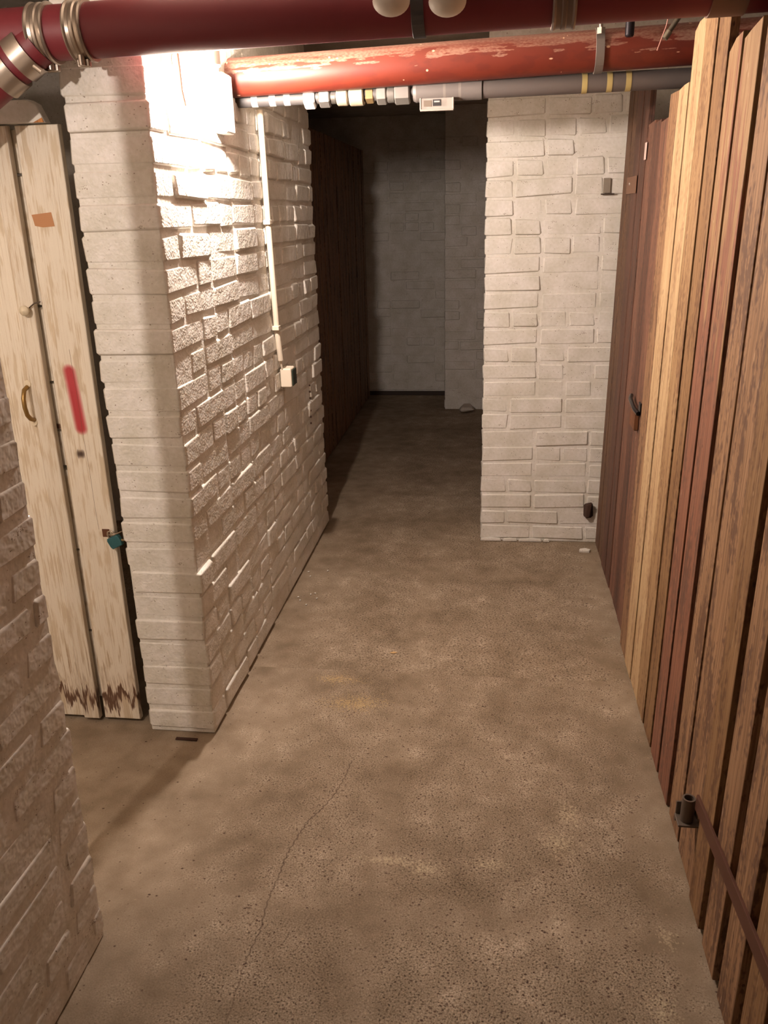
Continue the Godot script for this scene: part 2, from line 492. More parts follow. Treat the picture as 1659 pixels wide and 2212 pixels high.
func build_bricks() -> void:
	var r := RandomNumberGenerator.new()
	# left wall with the lamp: its long face looks at the corridor, its end face at the camera
	var w := structure("wall_left", "whitewashed brick wall carrying the lit bulb and the switch conduit")
	slab("mortar", w, Vector3(-1.030, 0, -3.936), Vector3(-0.8268, 2.2, -2.096), M.paint)
	r.seed = 41
	lay(w, Vector3(-0.82, 0, -2.09), Vector3(0, 0, -1), Vector3(1, 0, 0), 1.85, 26, 0.0075, 0.0026, 0.0040, r, M.paint, [0.125, 0.245])
	for c in 26:   # corner bricks seen on both faces
		var dp := 0.115 if c % 2 == 0 else 0.235
		var m := brick_mesh(0.213, 0.0675, dp, 0.007, 0.0022, c)
		part("brick", m, M.paint, w, Transform3D(Basis(Vector3.UP, r.randfn(0, 0.006)), Vector3(-1.034 + r.randfn(0, 0.0022), 0.013 + c * 0.0765, -2.09 + r.randfn(0, 0.0018))))
	# a vertical row of small drilled holes
	for k in 7:
		part("drill_hole", lathem([Vector2(0, 0.0), Vector2(0, 0.0045), Vector2(-0.006, 0.0045)], 8), plain(Color8(62, 38, 26), 0.9), w, at(Vector3(-0.8145, 0.772 - 0.0285 * k, -3.645 + 0.002 * k), Basis(Vector3(0, 0, 1), -PI / 2)))
	# the stretch of the same wall beside the camera
	var wn := structure("wall_left_near", "glossy whitewashed brick wall beside the opening to the door")
	slab("mortar", wn, Vector3(-1.045, 0, -1.333), Vector3(-0.8338, 2.2, 1.6), M.paint_gloss)
	r.seed = 77
	lay(wn, Vector3(-0.83, 0, -0.62), Vector3(0, 0, -1), Vector3(1, 0, 0), 0.722, 26, 0.011, 0.0012, 0.0036, r, M.paint_gloss)
	# pier between the dark passage and the partition
	var p := structure("wall_right", "whitewashed brick pier beside the dark passage")
	slab("mortar", p, Vector3(-0.042, 0, -3.99), Vector3(1.7, 2.2, -3.7600), M.paint_matt)
	r.seed = 23
	lay(p, Vector3(-0.046, 0, -3.755), Vector3(1, 0, 0), Vector3(0, 0, 1), 0.60, 26, 0.0065, 0.0014, 0.0030, r, M.paint_matt)
	# broken plaster along its foot
	r.seed = 8
	var cx := -0.045
	for l in [0.10, 0.07, 0.11, 0.03]:
		part("plaster_chip", plankm(PackedVector2Array([Vector2(0, 0), Vector2(l, 0.001), Vector2(l - 0.006, 0.013), Vector2(l * 0.5, 0.015), Vector2(0.004, 0.012)]), 0.012, 0.002), M.paint_matt, p, at(Vector3(cx, 0.001, -3.742)))
		cx += l + 0.006
	# back wall of the dark passage and its pilaster
	var b := structure("wall_back", "dim whitewashed brick wall at the end of the dark passage")
	slab("mortar", b, Vector3(-2.3, 0, -7.3), Vector3(1.7, 2.2, -7.104), M.paint_matt)
	r.seed = 31
	lay(b, Vector3(-1.10, 0.03, -7.10), Vector3(1, 0, 0), Vector3(0, 0, 1), 0.72, 26, 0.005, 0.002, 0.002, r, M.paint_matt)
	part("baseboard", boxm(Vector3(-1.1, 0, -7.1), Vector3(-0.38, 0.035, -7.085), 0.003), plain(Color8(70, 58, 52), 0.8), b)
	var q := structure("wall_back_pilaster", "whitewashed brick pilaster in the dark passage")
	slab("mortar", q, Vector3(-0.376, 0, -7.1), Vector3(0.35, 2.2, -6.554), M.paint_matt)
	r.seed = 37
	lay(q, Vector3(-0.38, 0, -6.55), Vector3(1, 0, 0), Vector3(0, 0, 1), 0.45, 26, 0.005, 0.002, 0.002, r, M.paint_matt)

# a board standing upright in a partition; z0 < z1 in metres, root's local x runs along +z of the world
func board(parent: Node, u0: float, u1: float, y0: float, tops: Array, t: float, front: float, mt: Material, r: RandomNumberGenerator) -> MeshInstance3D:
	var poly := PackedVector2Array()
	var S := 5
	for k in S + 1:
		var j := r.randf_range(-0.0014, 0.0014) if k > 0 and k < S else 0.0
		poly.append(Vector2(u1 + j, lerpf(y0, tops[tops.size() - 1][1], float(k) / S)))
	for k in range(tops.size() - 2, 0, -1): poly.append(Vector2(lerpf(u0, u1, tops[k][0]), tops[k][1]))
	for k in S + 1:
		var j2 := r.randf_range(-0.0014, 0.0014) if k > 0 and k < S else 0.0
		poly.append(Vector2(u0 + j2, lerpf(tops[0][1], y0, float(k) / S)))
	var off := Vector2(r.randf() * 0.5, r.randf() * 1.8)
	if mt == M.half_red: off.y = 0.0
	return part("slat", plankm(poly, t, 0.0018, off), mt, parent, at(Vector3(0, 0, front)))

func build_partitions() -> void:
	var pine := wood_tex(201, Color8(164, 132, 94), Color8(138, 105, 70), Color8(108, 76, 50), 1.0)
	var red := wood_tex(231, Color8(128, 88, 69), Color8(100, 66, 50), Color8(82, 58, 46), 1.0)
	var half := wood_tex(241, Color8(138, 91, 68), Color8(110, 70, 52), Color8(88, 60, 46), 1.0, Color8(162, 130, 94))
	var brown := wood_tex(251, Color8(156, 120, 88), Color8(120, 88, 60), Color8(88, 60, 42), 1.5)
	M.pine = wood(pine, Color(1, 1, 1)); M.pine_pale = wood(wood_tex(207, Color8(196, 168, 128), Color8(172, 140, 102), Color8(140, 106, 76), 0.7), Color(1, 1, 1)); M.pine_dull = wood(pine, Color(0.86, 0.82, 0.78))
	M.red = wood(red, Color(1, 1, 1)); M.half_red = wood(half, Color(1, 1, 1)); M.half_red.uv1_scale = Vector3(2.0, -0.5, 1); M.red_dark = wood(red, Color(0.8, 0.78, 0.78))
	M.brown = wood(brown, Color(1, 1, 1)); M.brown_dark = wood(brown, Color(0.72, 0.68, 0.66))
	var r := RandomNumberGenerator.new()
	var face := Basis(Vector3(0, 0, 1), Vector3.UP, Vector3(-1, 0, 0))
	var lean := Basis(Vector3(0, 0, 1), -0.010)
	# fixed partition, z -2.77 .. -1.565
	r.seed = 301
	var fx := thing("slatted_partition", "mixed tan and reddish wooden slats of the fixed cellar partition between the two gates", "partition", Vector3(0.477, 0, 0))
	fx.transform = Transform3D(lean * face, Vector3(0.477, 0, 0))
	var L := [  # z0, z1, tops [[fraction, y]...], front, material
		[-2.771, -2.652, [[0, 1.80], [1, 1.797]], 0.0, "brown"],
		[-2.640, -2.521, [[0, 1.795], [0.5, 1.80], [1, 1.80]], 0.002, "pine_pale"],
		[-2.509, -2.388, [[0, 1.915], [0.4, 1.93], [1, 1.93]], 0.0, "pine_pale"],
		[-2.378, -2.263, [[0, 1.96], [1, 1.96]], 0.001, "pine"],
		[-2.245, -2.141, [[0, 1.95], [1, 1.95]], 0.0, "pine_dull"],
		[-2.121, -2.025, [[0, 1.808], [0.25, 1.818], [0.5, 1.828], [1, 1.832]], 0.0, "half_red"],
		[-2.004, -1.886, [[0, 1.815], [0.4, 1.824], [1, 1.833]], 0.0, "half_red"],
		[-1.856, -1.750, [[0, 2.0], [1, 2.0]], -0.002, "brown"],
		[-1.728, -1.570, [[0, 2.02], [1, 2.02]], 0.0, "brown"]]
	for a in L: board(fx, a[0], a[1], 0.004, a[2], 0.020, a[3], M[a[4]], r)
	for y in [0.35, 1.45]: part("rail", boxm(Vector3(-2.77, y, -0.06), Vector3(-1.57, y + 0.08, -0.0225), 0.003), M.brown, fx)
	# near gate with its strap hinge
	r.seed = 311
	var g := thing("slatted_gate", "tan slatted gate with a rusty strap hinge near its foot", "gate")
	g.transform = Transform3D(lean * face, Vector3(0.477, 0, 0))
	var z := -1.563
	var mats := ["pine_dull", "brown", "brown", "pine_dull", "brown", "red", "brown", "pine_dull", "brown"]
	for k in 9:
		board(g, z, z + 0.092, 0.012, [[0, 2.0], [1, 2.0]], 0.020, 0.010, M[mats[k]], r)
		z += 0.129
	for y2 in [0.25, 1.5]: part("rail", boxm(Vector3(-1.56, y2, -0.05), Vector3(-0.42, y2 + 0.09, -0.0105), 0.003), M.brown, g)
	var iron := plain(Color8(92, 58, 44), 0.6, 0.35)
	var grey_iron := plain(Color8(104, 92, 82), 0.55, 0.4)
	part("strap_hinge", plankm(PackedVector2Array([Vector2(-1.585, 0.238), Vector2(-0.5, 0.348), Vector2(-0.5, 0.385), Vector2(-1.585, 0.276)]), 0.006, 0.0012), iron, g, at(Vector3(0, 0, 0.0165)))
	part("hinge_barrel", lathem([Vector2(0, 0.0), Vector2(0, 0.0145), Vector2(0.06, 0.0145), Vector2(0.06, 0.0105), Vector2(0.035, 0.0105), Vector2(0.035, 0.0)], 16), grey_iron, g, at(Vector3(-1.603, 0.192, 0.026)))
	part("hinge_bracket", boxm(Vector3(-1.626, 0.186, 0.001), Vector3(-1.582, 0.192, 0.048), 0.002), grey_iron, g)
	part("hinge_plate", boxm(Vector3(-1.628, 0.17, 0.0005), Vector3(-1.622, 0.225, 0.046), 0.002), grey_iron, g)
	# far gate, dark reddish boards, against the pier
	r.seed = 321
	var f := thing("slatted_gate", "dark reddish slatted gate with a black latch, hung against the white pier", "gate")
	f.transform = Transform3D(lean * face, Vector3(0.489, 0, 0))
	var zz := -3.705
	var top := [1.92, 1.92, 1.91, 1.90, 1.76, 1.752, 1.746]
	var fm := ["brown_dark", "brown_dark", "red_dark", "red_dark", "red", "red_dark", "red"]
	for k in 7:
		board(f, zz, zz + 0.117, 0.02, [[0, top[k] - 0.004], [1, top[k]]], 0.020, r.randf_range(-0.002, 0.002), M[fm[k]], r)
		zz += 0.1265
	for y3 in [0.3, 1.42]: part("rail", boxm(Vector3(-3.70, y3, -0.055), Vector3(-2.83, y3 + 0.08, -0.0225), 0.003), M.brown, f)
	var black := plain(Color8(36, 32, 34), 0.3, 0.7)
	part("latch_plate", boxm(Vector3(-2.86, 0.835, 0.002), Vector3(-2.825, 0.875, 0.007), 0.002), black, f)
	part("latch_bolt", tubem(PackedVector3Array([Vector3(-2.99, 0.868, 0.012), Vector3(-2.93, 0.868, 0.024), Vector3(-2.845, 0.852, 0.022), Vector3(-2.80, 0.846, 0.016)]), 0.0075), black, f)
	part("latch_block", boxm(Vector3(-2.95, 0.775, 0.002), Vector3(-2.85, 0.835, 0.018), 0.003), wood(pine, Color(0.75, 0.6, 0.5)), f)
	part("paper_label", boxm(Vector3(-3.215, 1.645, 0.0025), Vector3(-3.175, 1.70, 0.0036), 0.0004), plain(Color8(226, 198, 186), 0.8), f)
	part("hinge_plate", boxm(Vector3(-3.56, 1.54, 0.003), Vector3(-3.33, 1.60, 0.006), 0.001), plain(Color8(128, 92, 70), 0.6, 0.3), f)
	part("hinge_screw", lathem([Vector2(0, 0.006), Vector2(0.003, 0.005), Vector2(0.004, 0.0)], 10), plain(Color8(196, 184, 176), 0.35, 0.7), f, at(Vector3(-3.48, 1.575, 0.006), Basis(Vector3(1, 0, 0), PI / 2)))
	# dark partition along the left of the passage beyond
	r.seed = 331
	var d := thing("slatted_partition", "brown slatted partition along the left side of the dark passage", "partition")
	d.transform = Transform3D(Basis(Vector3(0, 0, -1), Vector3.UP, Vector3(1, 0, 0)), Vector3(-1.045, 0, 0))
	var u := 3.96
	while u < 7.0:
		board(d, u, u + 0.105, 0.01, [[0, 1.95], [1, 1.95]], 0.02, r.randf_range(-0.002, 0.002), M.brown, r)
		u += 0.122
	for y4 in [0.3, 1.5]: part("rail", boxm(Vector3(3.96, y4, -0.06), Vector3(7.08, y4 + 0.08, -0.0225), 0.003), M.brown, d)

func build_door() -> void:
	var d := structure("door_1", "whitewashed plank cellar door with a red spray stroke")
	var tA := door_tex(401, false); var tB := door_tex(421, true)
	var mA := plain(Color(1, 1, 1), 0.6); mA.albedo_texture = tA
	var mB := plain(Color(1, 1, 1), 0.6); mB.albedo_texture = tB
	for mm in [mA, mB]:
		mm.heightmap_enabled = true; mm.heightmap_texture = M.grain_bump; mm.heightmap_scale = 0.06
	var r := RandomNumberGenerator.new(); r.seed = 9
	# upright boards, texture stretched once over each
	for a in [[-1.94, -1.80, mA, 0.0, -1.0], [-1.79, -1.655, mA, 0.0, -1.0], [-1.645, -1.505, mA, 0.0, -1.0], [-1.495, -1.372, mA, 0.0, -1.0], [-1.362, -1.2545, mA, 0.0, -1.0], [-1.2515, -1.204, mA, 0.012, -1.0], [-1.186, -1.072, mB, 0.004, -1.0]]:
		var poly := PackedVector2Array()
		for k in 6: poly.append(Vector2(a[1] - 0.006 * (1.0 - k / 5.0) + (r.randf_range(-0.001, 0.001) if k > 0 and k < 5 else 0.0), lerpf(0.014, 1.721, k / 5.0)))
		for k in 6: poly.append(Vector2(a[0] - 0.010 * (k / 5.0), lerpf(1.721, 0.014, k / 5.0)))
		var b := MB.new(); b.plank(poly, 0.020, 0.003)
		for i in b.u.size(): b.u[i] = Vector2((b.u[i].x - a[0]) / (a[1] - a[0]), 1.0 - (b.u[i].y - 0.014) / 1.707)
		part("door_board", b.mesh(), a[2], d, at(Vector3(0, 0, -2.13 + a[3])))
	# horizontal planks behind them
	var ys := [0.075, 0.312, 0.58, 0.838, 0.944, 1.08, 1.285, 1.612, 1.72]
	for k in 8:
		var gap := 0.012 if k == 2 else 0.005
		part("back_plank", boxm(Vector3(-1.94, ys[k], -2.170), Vector3(-1.10, ys[k + 1] - gap, -2.152), 0.002), mA, d)
	part("top_rail", plankm(PackedVector2Array([Vector2(-1.94, 1.724), Vector2(-1.098, 1.724), Vector2(-1.116, 1.766), Vector2(-1.134, 1.776), Vector2(-1.94, 1.780)]), 0.03, 0.003), M.paint_matt, d, at(Vector3(0, 0, -2.115)))
	part("bare_wood_end", plankm(PackedVector2Array([Vector2(-1.128, 1.7245), Vector2(-1.100, 1.7245), Vector2(-1.104, 1.735)]), 0.001, 0.0002), wood(wood_tex(203, Color8(206, 140, 76), Color8(160, 100, 50), Color8(120, 74, 42), 0.5), Color(1, 1, 1)), d, at(Vector3(0, 0, -2.1142)))
	part("frame_post", boxm(Vector3(-1.072, 0, -2.30), Vector3(-1.0375, 1.9, -2.22), 0.003), plain(Color8(58, 60, 72), 0.7), d)
	var brass := plain(Color8(150, 118, 66), 0.35, 0.6)
	var cream := plain(Color8(220, 206, 178), 0.5)
	part("pull_handle", tubem(PackedVector3Array([Vector3(-1.262, 1.072, -2.117), Vector3(-1.262, 1.066, -2.098), Vector3(-1.261, 1.045, -2.086), Vector3(-1.260, 1.022, -2.084), Vector3(-1.259, 1.0, -2.088), Vector3(-1.258, 0.986, -2.10), Vector3(-1.258, 0.98, -2.117)]), 0.0062, 8), brass, d)
	for y in [1.080, 0.972]: part("handle_plate", lathem([Vector2(0, 0.0105), Vector2(0.003, 0.009), Vector2(0.004, 0.0)], 14), cream, d, at(Vector3(-1.260, y, -2.118), Basis(Vector3(1, 0, 0), PI / 2)))
	part("turn_knob", lathem([Vector2(0, 0.007), Vector2(0.012, 0.006), Vector2(0.016, 0.013), Vector2(0.022, 0.013), Vector2(0.026, 0.0)], 14, false, true), cream, d, at(Vector3(-1.224, 1.277, -2.118), Basis(Vector3(1, 0, 0), PI / 2)))
	part("latch_hook", tubem(PackedVector3Array([Vector3(-1.216, 1.283, -2.112), Vector3(-1.198, 1.295, -2.110), Vector3(-1.184, 1.298, -2.116)]), 0.0018, 6), plain(Color8(90, 76, 64), 0.5, 0.5), d)
	part("tape_patch", plankm(PackedVector2Array([Vector2(-1.176, 1.513), Vector2(-1.160, 1.5145), Vector2(-1.122, 1.518), Vector2(-1.118, 1.484), Vector2(-1.150, 1.482), Vector2(-1.171, 1.486)]), 0.0006, 0.0002), plain(Color8(182, 128, 84), 0.35), d, at(Vector3(0, 0, -2.1253)))
	part("hasp", boxm(Vector3(-1.112, 0.632, -2.1265), Vector3(-1.090, 0.656, -2.1235), 0.001), plain(Color8(104, 66, 44), 0.7, 0.3), d)
	part("staple", tubem(PackedVector3Array([Vector3(-1.094, 0.640, -2.124), Vector3(-1.080, 0.644, -2.110), Vector3(-1.062, 0.648, -2.112), Vector3(-1.052, 0.650, -2.13)]), 0.0022, 6), plain(Color8(176, 160, 140), 0.35, 0.8), d)
	# the padlock hangs from the hasp
	var p := thing("padlock", "small teal padlock hanging from the hasp of the white plank door", "padlock", Vector3(-1.078, 0.638, -2.106))
	var tilt := Basis(Vector3(0, 0, 1), 0.45)
	part("body", plankm(PackedVector2Array([Vector2(-0.017, -0.034), Vector2(0.017, -0.034), Vector2(0.020, -0.026), Vector2(0.020, -0.006), Vector2(0.016, 0.0), Vector2(-0.016, 0.0), Vector2(-0.020, -0.006), Vector2(-0.020, -0.026)]), 0.014, 0.003), plain(Color8(48, 98, 104), 0.45, 0.2), p, at(Vector3.ZERO, tilt))
	part("shackle", tubem(PackedVector3Array([tilt * Vector3(-0.010, -0.002, -0.007), tilt * Vector3(-0.010, 0.010, -0.007), tilt * Vector3(-0.005, 0.017, -0.007), tilt * Vector3(0.005, 0.017, -0.007), tilt * Vector3(0.010, 0.010, -0.007), tilt * Vector3(0.010, -0.002, -0.007)]), 0.0024, 8), plain(Color8(190, 178, 160), 0.3, 0.85), p)
	part("key_stub", boxm(tilt * Vector3(0.020, -0.02, -0.008) + Vector3(-0.001, -0.003, 0), tilt * Vector3(0.020, -0.02, -0.008) + Vector3(0.010, 0.003, 0.003), 0.0008), plain(Color8(170, 150, 110), 0.35, 0.7), p)

func pipe_tex(seed_: int) -> ImageTexture:
	# orange red paint with smeared grey building dust along the top, scrapes and paint chips
	var w := 512; var h := 1024   # u round the pipe, v along it
	var g := grain_bytes(seed_, w, h, 0.03, 8)
	var b := fbm(seed_ + 1, w, h, 0.014, 4)
	var f := fbm(seed_ + 2, w, h, 0.11, 3)
	var d := PackedByteArray(); d.resize(w * h * 3)
	for y in h:
		for x in w:
			var i := y * w + x
			var c := Color8(102, 37, 22)
			c = c.lerp(Color8(88, 31, 20), clampf((b[i] - 120) * 0.012, 0.0, 0.6))
			var off := minf(float(x) / w, 1.0 - float(x) / w)   # u = 0: the crown of the pipe
			var k := 0.215 + (g[i] - 128) * 0.0006 + (b[i] - 128) * 0.0005
			if off < k: c = c.lerp(Color8(146, 112, 96), clampf(0.62 + (f[i] - 128) * 0.003 + (g[i] - 128) * 0.003, 0.25, 0.9))
			d[i * 3] = c.r8; d[i * 3 + 1] = c.g8; d[i * 3 + 2] = c.b8
	rng.seed = seed_
	for j in 40: dot_rgb(d, w, h, rng.randf() * w, rng.randf() * h, rng.randf_range(2, 6), rng.randf_range(1, 5), Color8(226, 196, 164), 0.9)
	return tex_rgb(w, h, d)

func coupling(parent: Node, p: Vector3, r: float, half: float, steel: Material, bolt_angle: float) -> void:
	var c := part("coupling", lathem([Vector2(-half, r), Vector2(-half, r + 0.006), Vector2(-half + 0.004, r + 0.008), Vector2(-half + 0.008, r + 0.005), Vector2(-0.006, r + 0.004), Vector2(-0.003, r + 0.0065), Vector2(0.003, r + 0.0065), Vector2(0.006, r + 0.004), Vector2(half - 0.008, r + 0.005), Vector2(half - 0.004, r + 0.008), Vector2(half, r + 0.006), Vector2(half, r)], 40), steel, parent, at(p, along_x()))
	var dirn := Vector3(0, sin(bolt_angle), cos(bolt_angle))
	# children live in the coupling's frame: local y is world x
	var lug := Vector3(dirn.y, 0, -dirn.z) * (r + 0.012)
	part("lug", boxm(Vector3(-0.009, -half * 0.7, -0.007), Vector3(0.009, half * 0.7, 0.007), 0.003), steel, c, at(lug))
	part("screw", lathem([Vector2(-0.012, 0.0), Vector2(-0.012, 0.0075), Vector2(0.012, 0.0075), Vector2(0.012, 0.0)], 12), steel, c, at(lug + Vector3(0.006, 0, -0.012), Basis(Vector3(0, 0, 1), PI / 2)))

func build_pipes() -> void:
	var steel := plain(Color8(176, 164, 152), 0.32, 0.9)
	var maroon := plain(Color8(114, 36, 44), 0.5)
	var dark_strap := plain(Color8(84, 82, 84), 0.5, 0.5)
	# big drain pipe across the picture
	var a := thing("drain_pipe", "thick dark red drain pipe with steel couplings crossing above the corridor", "pipe", Vector3(0, 1.9055, -2.0))
	a.rotation.z = 0.0155
	part("pipe", lathem([Vector2(-2.2, 0.0), Vector2(-2.2, 0.055), Vector2(1.6, 0.055), Vector2(1.6, 0.0)], 48), maroon, a, at(Vector3.ZERO, along_x()))
	coupling(a, Vector3(-1.005, 0, 0), 0.055, 0.021, steel, -1.75)
	coupling(a, Vector3(-0.918, 0, 0), 0.055, 0.021, steel, -1.35)
	coupling(a, Vector3(0.128, 0, 0), 0.055, 0.024, plain(Color8(120, 106, 98), 0.45, 0.6), 0.5)
	var sl := part("sleeve", lathem([Vector2(-0.035, 0.055), Vector2(-0.035, 0.0585), Vector2(0.035, 0.0585), Vector2(0.035, 0.055)], 40), plain(Color8(112, 86, 74), 0.6, 0.2), a, at(Vector3(0.45, 0, 0), along_x()))
	sl.set_meta("label", "brownish grey sleeve around the red pipe")
	# its branch on the left
	var br := part("branch", tubem(PackedVector3Array([Vector3(-1.02, -0.018, 0.012), Vector3(-1.15, -0.098, 0.018), Vector3(-1.5, -0.31, 0.03)]), 0.047, 28), maroon, a)
	part("band", tubem(PackedVector3Array([Vector3(-1.040, -0.030, 0.013), Vector3(-1.072, -0.050, 0.0145)]), 0.053, 28), steel, br)
	part("band", tubem(PackedVector3Array([Vector3(-1.086, -0.0585, 0.015), Vector3(-1.122, -0.081, 0.0165)]), 0.053, 28), steel, br)
	part("screw", lathem([Vector2(-0.014, 0.0), Vector2(-0.014, 0.007), Vector2(0.014, 0.007), Vector2(0.014, 0.0)], 10), steel, br, at(Vector3(-1.018, -0.072, 0.04), Basis(Vector3(0, 0, 1), 0.9)))
	# strap round the drain pipe and the two white caps beside it
	var sp := PackedVector2Array()
	for k in 25: sp.append(Vector2.from_angle(lerpf(-PI * 0.62, PI * 0.5, k / 24.0)) * 0.0592)
	sp.append(Vector2(0.0, 0.29)); sp.append(Vector2(-0.004, 0.29))
	sp.append(Vector2(-0.004, 0.0565))
	for k in 25: sp.append(Vector2.from_angle(lerpf(PI * 0.5, -PI * 0.62, k / 24.0)) * 0.0558)
	part("hanger_strap", plankm(sp, 0.026, 0.001), dark_strap, a, at(Vector3(-0.183, 0, 0), Basis(Vector3(0, 0, 1), Vector3(0, 1, 0), Vector3(-1, 0, 0))))
	for x in [-0.2165, -0.1045]:
		var cap := thing("downpipe_stub", "rounded white downpipe stub hanging in front of the drain pipe beside its strap", "pipe", Vector3(x, 1.866 if x < -0.15 else 1.860, -1.895), "white downpipe stubs beside the strap")
		var prof := []
		for k in 9: prof.append(Vector2(0.028 - 0.028 * cos(k / 8.0 * PI / 2), 0.0375 * sin(k / 8.0 * PI / 2)))
		part("cap", lathem(prof, 32, false, true), plain(Color8(222, 214, 204), 0.45), cap)
		part("tube", lathem([Vector2(0.028, 0.0368), Vector2(0.34, 0.0368)], 32), plain(Color8(214, 206, 196), 0.5), cap)
	# orange red pipe behind
	var b := thing("water_pipe", "bright orange-red pipe with a dusty crown running behind the drain pipe", "pipe", Vector3(0, 1.918, -2.80))
	b.rotation.z = 0.024
	var pm := plain(Color(1, 1, 1), 0.5); pm.albedo_texture = pipe_tex(501); pm.uv1_scale = Vector3(1, 0.7, 1)
	part("pipe", lathem([Vector2(-0.90, 0.055), Vector2(1.6, 0.055)], 48), pm, b, at(Vector3.ZERO, along_x()))
	var sp2 := PackedVector2Array()
	for k in 25: sp2.append(Vector2.from_angle(lerpf(-PI * 0.6, PI * 0.42, k / 24.0)) * 0.0600)
	for k in 25: sp2.append(Vector2.from_angle(lerpf(PI * 0.42, -PI * 0.6, k / 24.0)) * 0.0562)
	var hb := part("hanger_strap", plankm(sp2, 0.024, 0.001), plain(Color8(126, 118, 112), 0.5, 0.5), b, at(Vector3(0.273, 0, 0), Basis(Vector3(0, 0, 1), Vector3(0, 1, 0), Vector3(-1, 0, 0))))
	part("threaded_rod", tubem(PackedVector3Array([Vector3(0.052, 0.045, -0.012), Vector3(0.052, 0.27, -0.012)]), 0.006, 8), steel, hb)
	part("nut", lathem([Vector2(-0.008, 0.0), Vector2(-0.008, 0.013), Vector2(0.008, 0.013), Vector2(0.008, 0.0)], 6, true), steel, hb, at(Vector3(0.054, 0.042, -0.012)))
	# grey conduit with fittings and painted bands
	var g := thing("grey_pipe", "thin grey pipe with nuts, cream fittings and painted bands under the orange-red pipe", "pipe", Vector3(0, 1.846, -2.855))
	g.rotation.z = 0.008
	var grey := plain(Color8(104, 97, 93), 0.55)
	var grey2 := plain(Color8(92, 84, 80), 0.6)
	var white := plain(Color8(190, 184, 176), 0.5)
	var cream := plain(Color8(160, 148, 126), 0.5)
	var yellow := plain(Color8(178, 160, 104), 0.6)
	part("pipe", lathem([Vector2(-0.90, 0.0195), Vector2(-0.25, 0.0195)], 24), plain(Color8(74, 70, 68), 0.6), g, at(Vector3.ZERO, along_x()))
	for x in [-0.765, -0.707, -0.660]: part("white_band", lathem([Vector2(-0.010, 0.0195), Vector2(-0.010, 0.0203), Vector2(0.010, 0.0203), Vector2(0.010, 0.0195)], 24), white, g, at(Vector3(x, 0, 0), along_x() * Basis(Vector3(0, 0, 1), 0.0)))
	for q in [["hex_nut", -0.606, -0.570, 0.031, 6, white], ["hex_nut", -0.558, -0.522, 0.029, 6, plain(Color8(132, 128, 124), 0.4, 0.6)], ["thread", -0.524, -0.502, 0.020, 20, plain(Color8(88, 84, 78), 0.5, 0.5)], ["collar", -0.502, -0.466, 0.0265, 24, cream], ["collar", -0.462, -0.416, 0.029, 24, cream], ["hex_nut", -0.412, -0.384, 0.0235, 6, plain(Color8(140, 116, 80), 0.4, 0.5)], ["hex_nut", -0.376, -0.344, 0.029, 6, plain(Color8(140, 136, 130), 0.4, 0.6)], ["thread", -0.344, -0.318, 0.025, 20, plain(Color8(118, 114, 108), 0.45, 0.5)], ["hex_nut", -0.320, -0.272, 0.031, 6, plain(Color8(146, 142, 136), 0.4, 0.6)]]:
		var R: float = q[3]; var A: float = q[1]; var B: float = q[2]
		part(q[0], lathem([Vector2(A, 0.015), Vector2(A, R - 0.004), Vector2(A + 0.004, R), Vector2(B - 0.004, R), Vector2(B, R - 0.004), Vector2(B, 0.015)], q[4], q[4] == 6), q[5], g, at(Vector3(0, -0.002, 0), along_x()))
	part("sleeve", lathem([Vector2(-0.262, 0.012), Vector2(-0.262, 0.026), Vector2(-0.252, 0.0305), Vector2(-0.052, 0.0305), Vector2(-0.052, 0.024)], 28), grey, g, at(Vector3.ZERO, along_x()))
	part("pipe", lathem([Vector2(-0.048, 0.02), Vector2(-0.048, 0.0275), Vector2(1.5, 0.0275)], 28), grey2, g, at(Vector3.ZERO, along_x()))
	for x in [-0.165, -0.118]: part("print_band", lathem([Vector2(-0.004, 0.0305), Vector2(-0.004, 0.0308), Vector2(0.004, 0.0308), Vector2(0.004, 0.0305)], 28), plain(Color8(122, 114, 108), 0.6), g, at(Vector3(x, 0, 0), along_x()))
	for x in [0.254, 0.327, 0.382]: part("yellow_band", lathem([Vector2(-0.008, 0.0275), Vector2(-0.008, 0.0283), Vector2(0.008, 0.0283), Vector2(0.008, 0.0275)], 28), yellow, g, at(Vector3(x, 0, 0), along_x()))
	# clear label holder below the sleeve
	var t := thing("label_holder", "small clear plastic label holder clipped under the grey pipe sleeve", "label holder", Vector3(-0.188, 1.789, -2.83))
	var clear := plain(Color(0.85, 0.82, 0.78, 0.35), 0.12); clear.transparency = BaseMaterial3D.TRANSPARENCY_ALPHA
	part("cover", boxm(Vector3(-0.05, 0.0, -0.006), Vector3(0.05, 0.034, 0.006), 0.002), clear, t)
	part("frame", boxm(Vector3(-0.051, -0.003, -0.008), Vector3(0.051, 0.003, 0.008), 0.001), plain(Color8(150, 142, 134), 0.4), t)
	for s in [-1, 1]: part("frame", boxm(Vector3(s * 0.05 - 0.0022, 0.0, -0.008), Vector3(s * 0.05 + 0.0022, 0.034, 0.008), 0.001), plain(Color8(150, 142, 134), 0.4), t)
	part("card", boxm(Vector3(-0.040, 0.010, 0.0062), Vector3(-0.016, 0.027, 0.0070), 0.0002), plain(Color8(96, 84, 72), 0.7), t)
	part("card", boxm(Vector3(-0.012, 0.011, 0.0062), Vector3(0.013, 0.029, 0.0072), 0.0002), plain(Color8(24, 22, 24), 0.6), t)
	part("print_bar", boxm(Vector3(-0.008, 0.021, 0.0072), Vector3(0.009, 0.025, 0.0076), 0.0001), plain(Color8(170, 164, 158), 0.6), t)
	# loose ends of fixings hanging from the ceiling
	var s1 := thing("rod_stub", "short black bolt stub hanging beside the shiny nut", "bolt", Vector3(0.360, 1.944, -2.72))
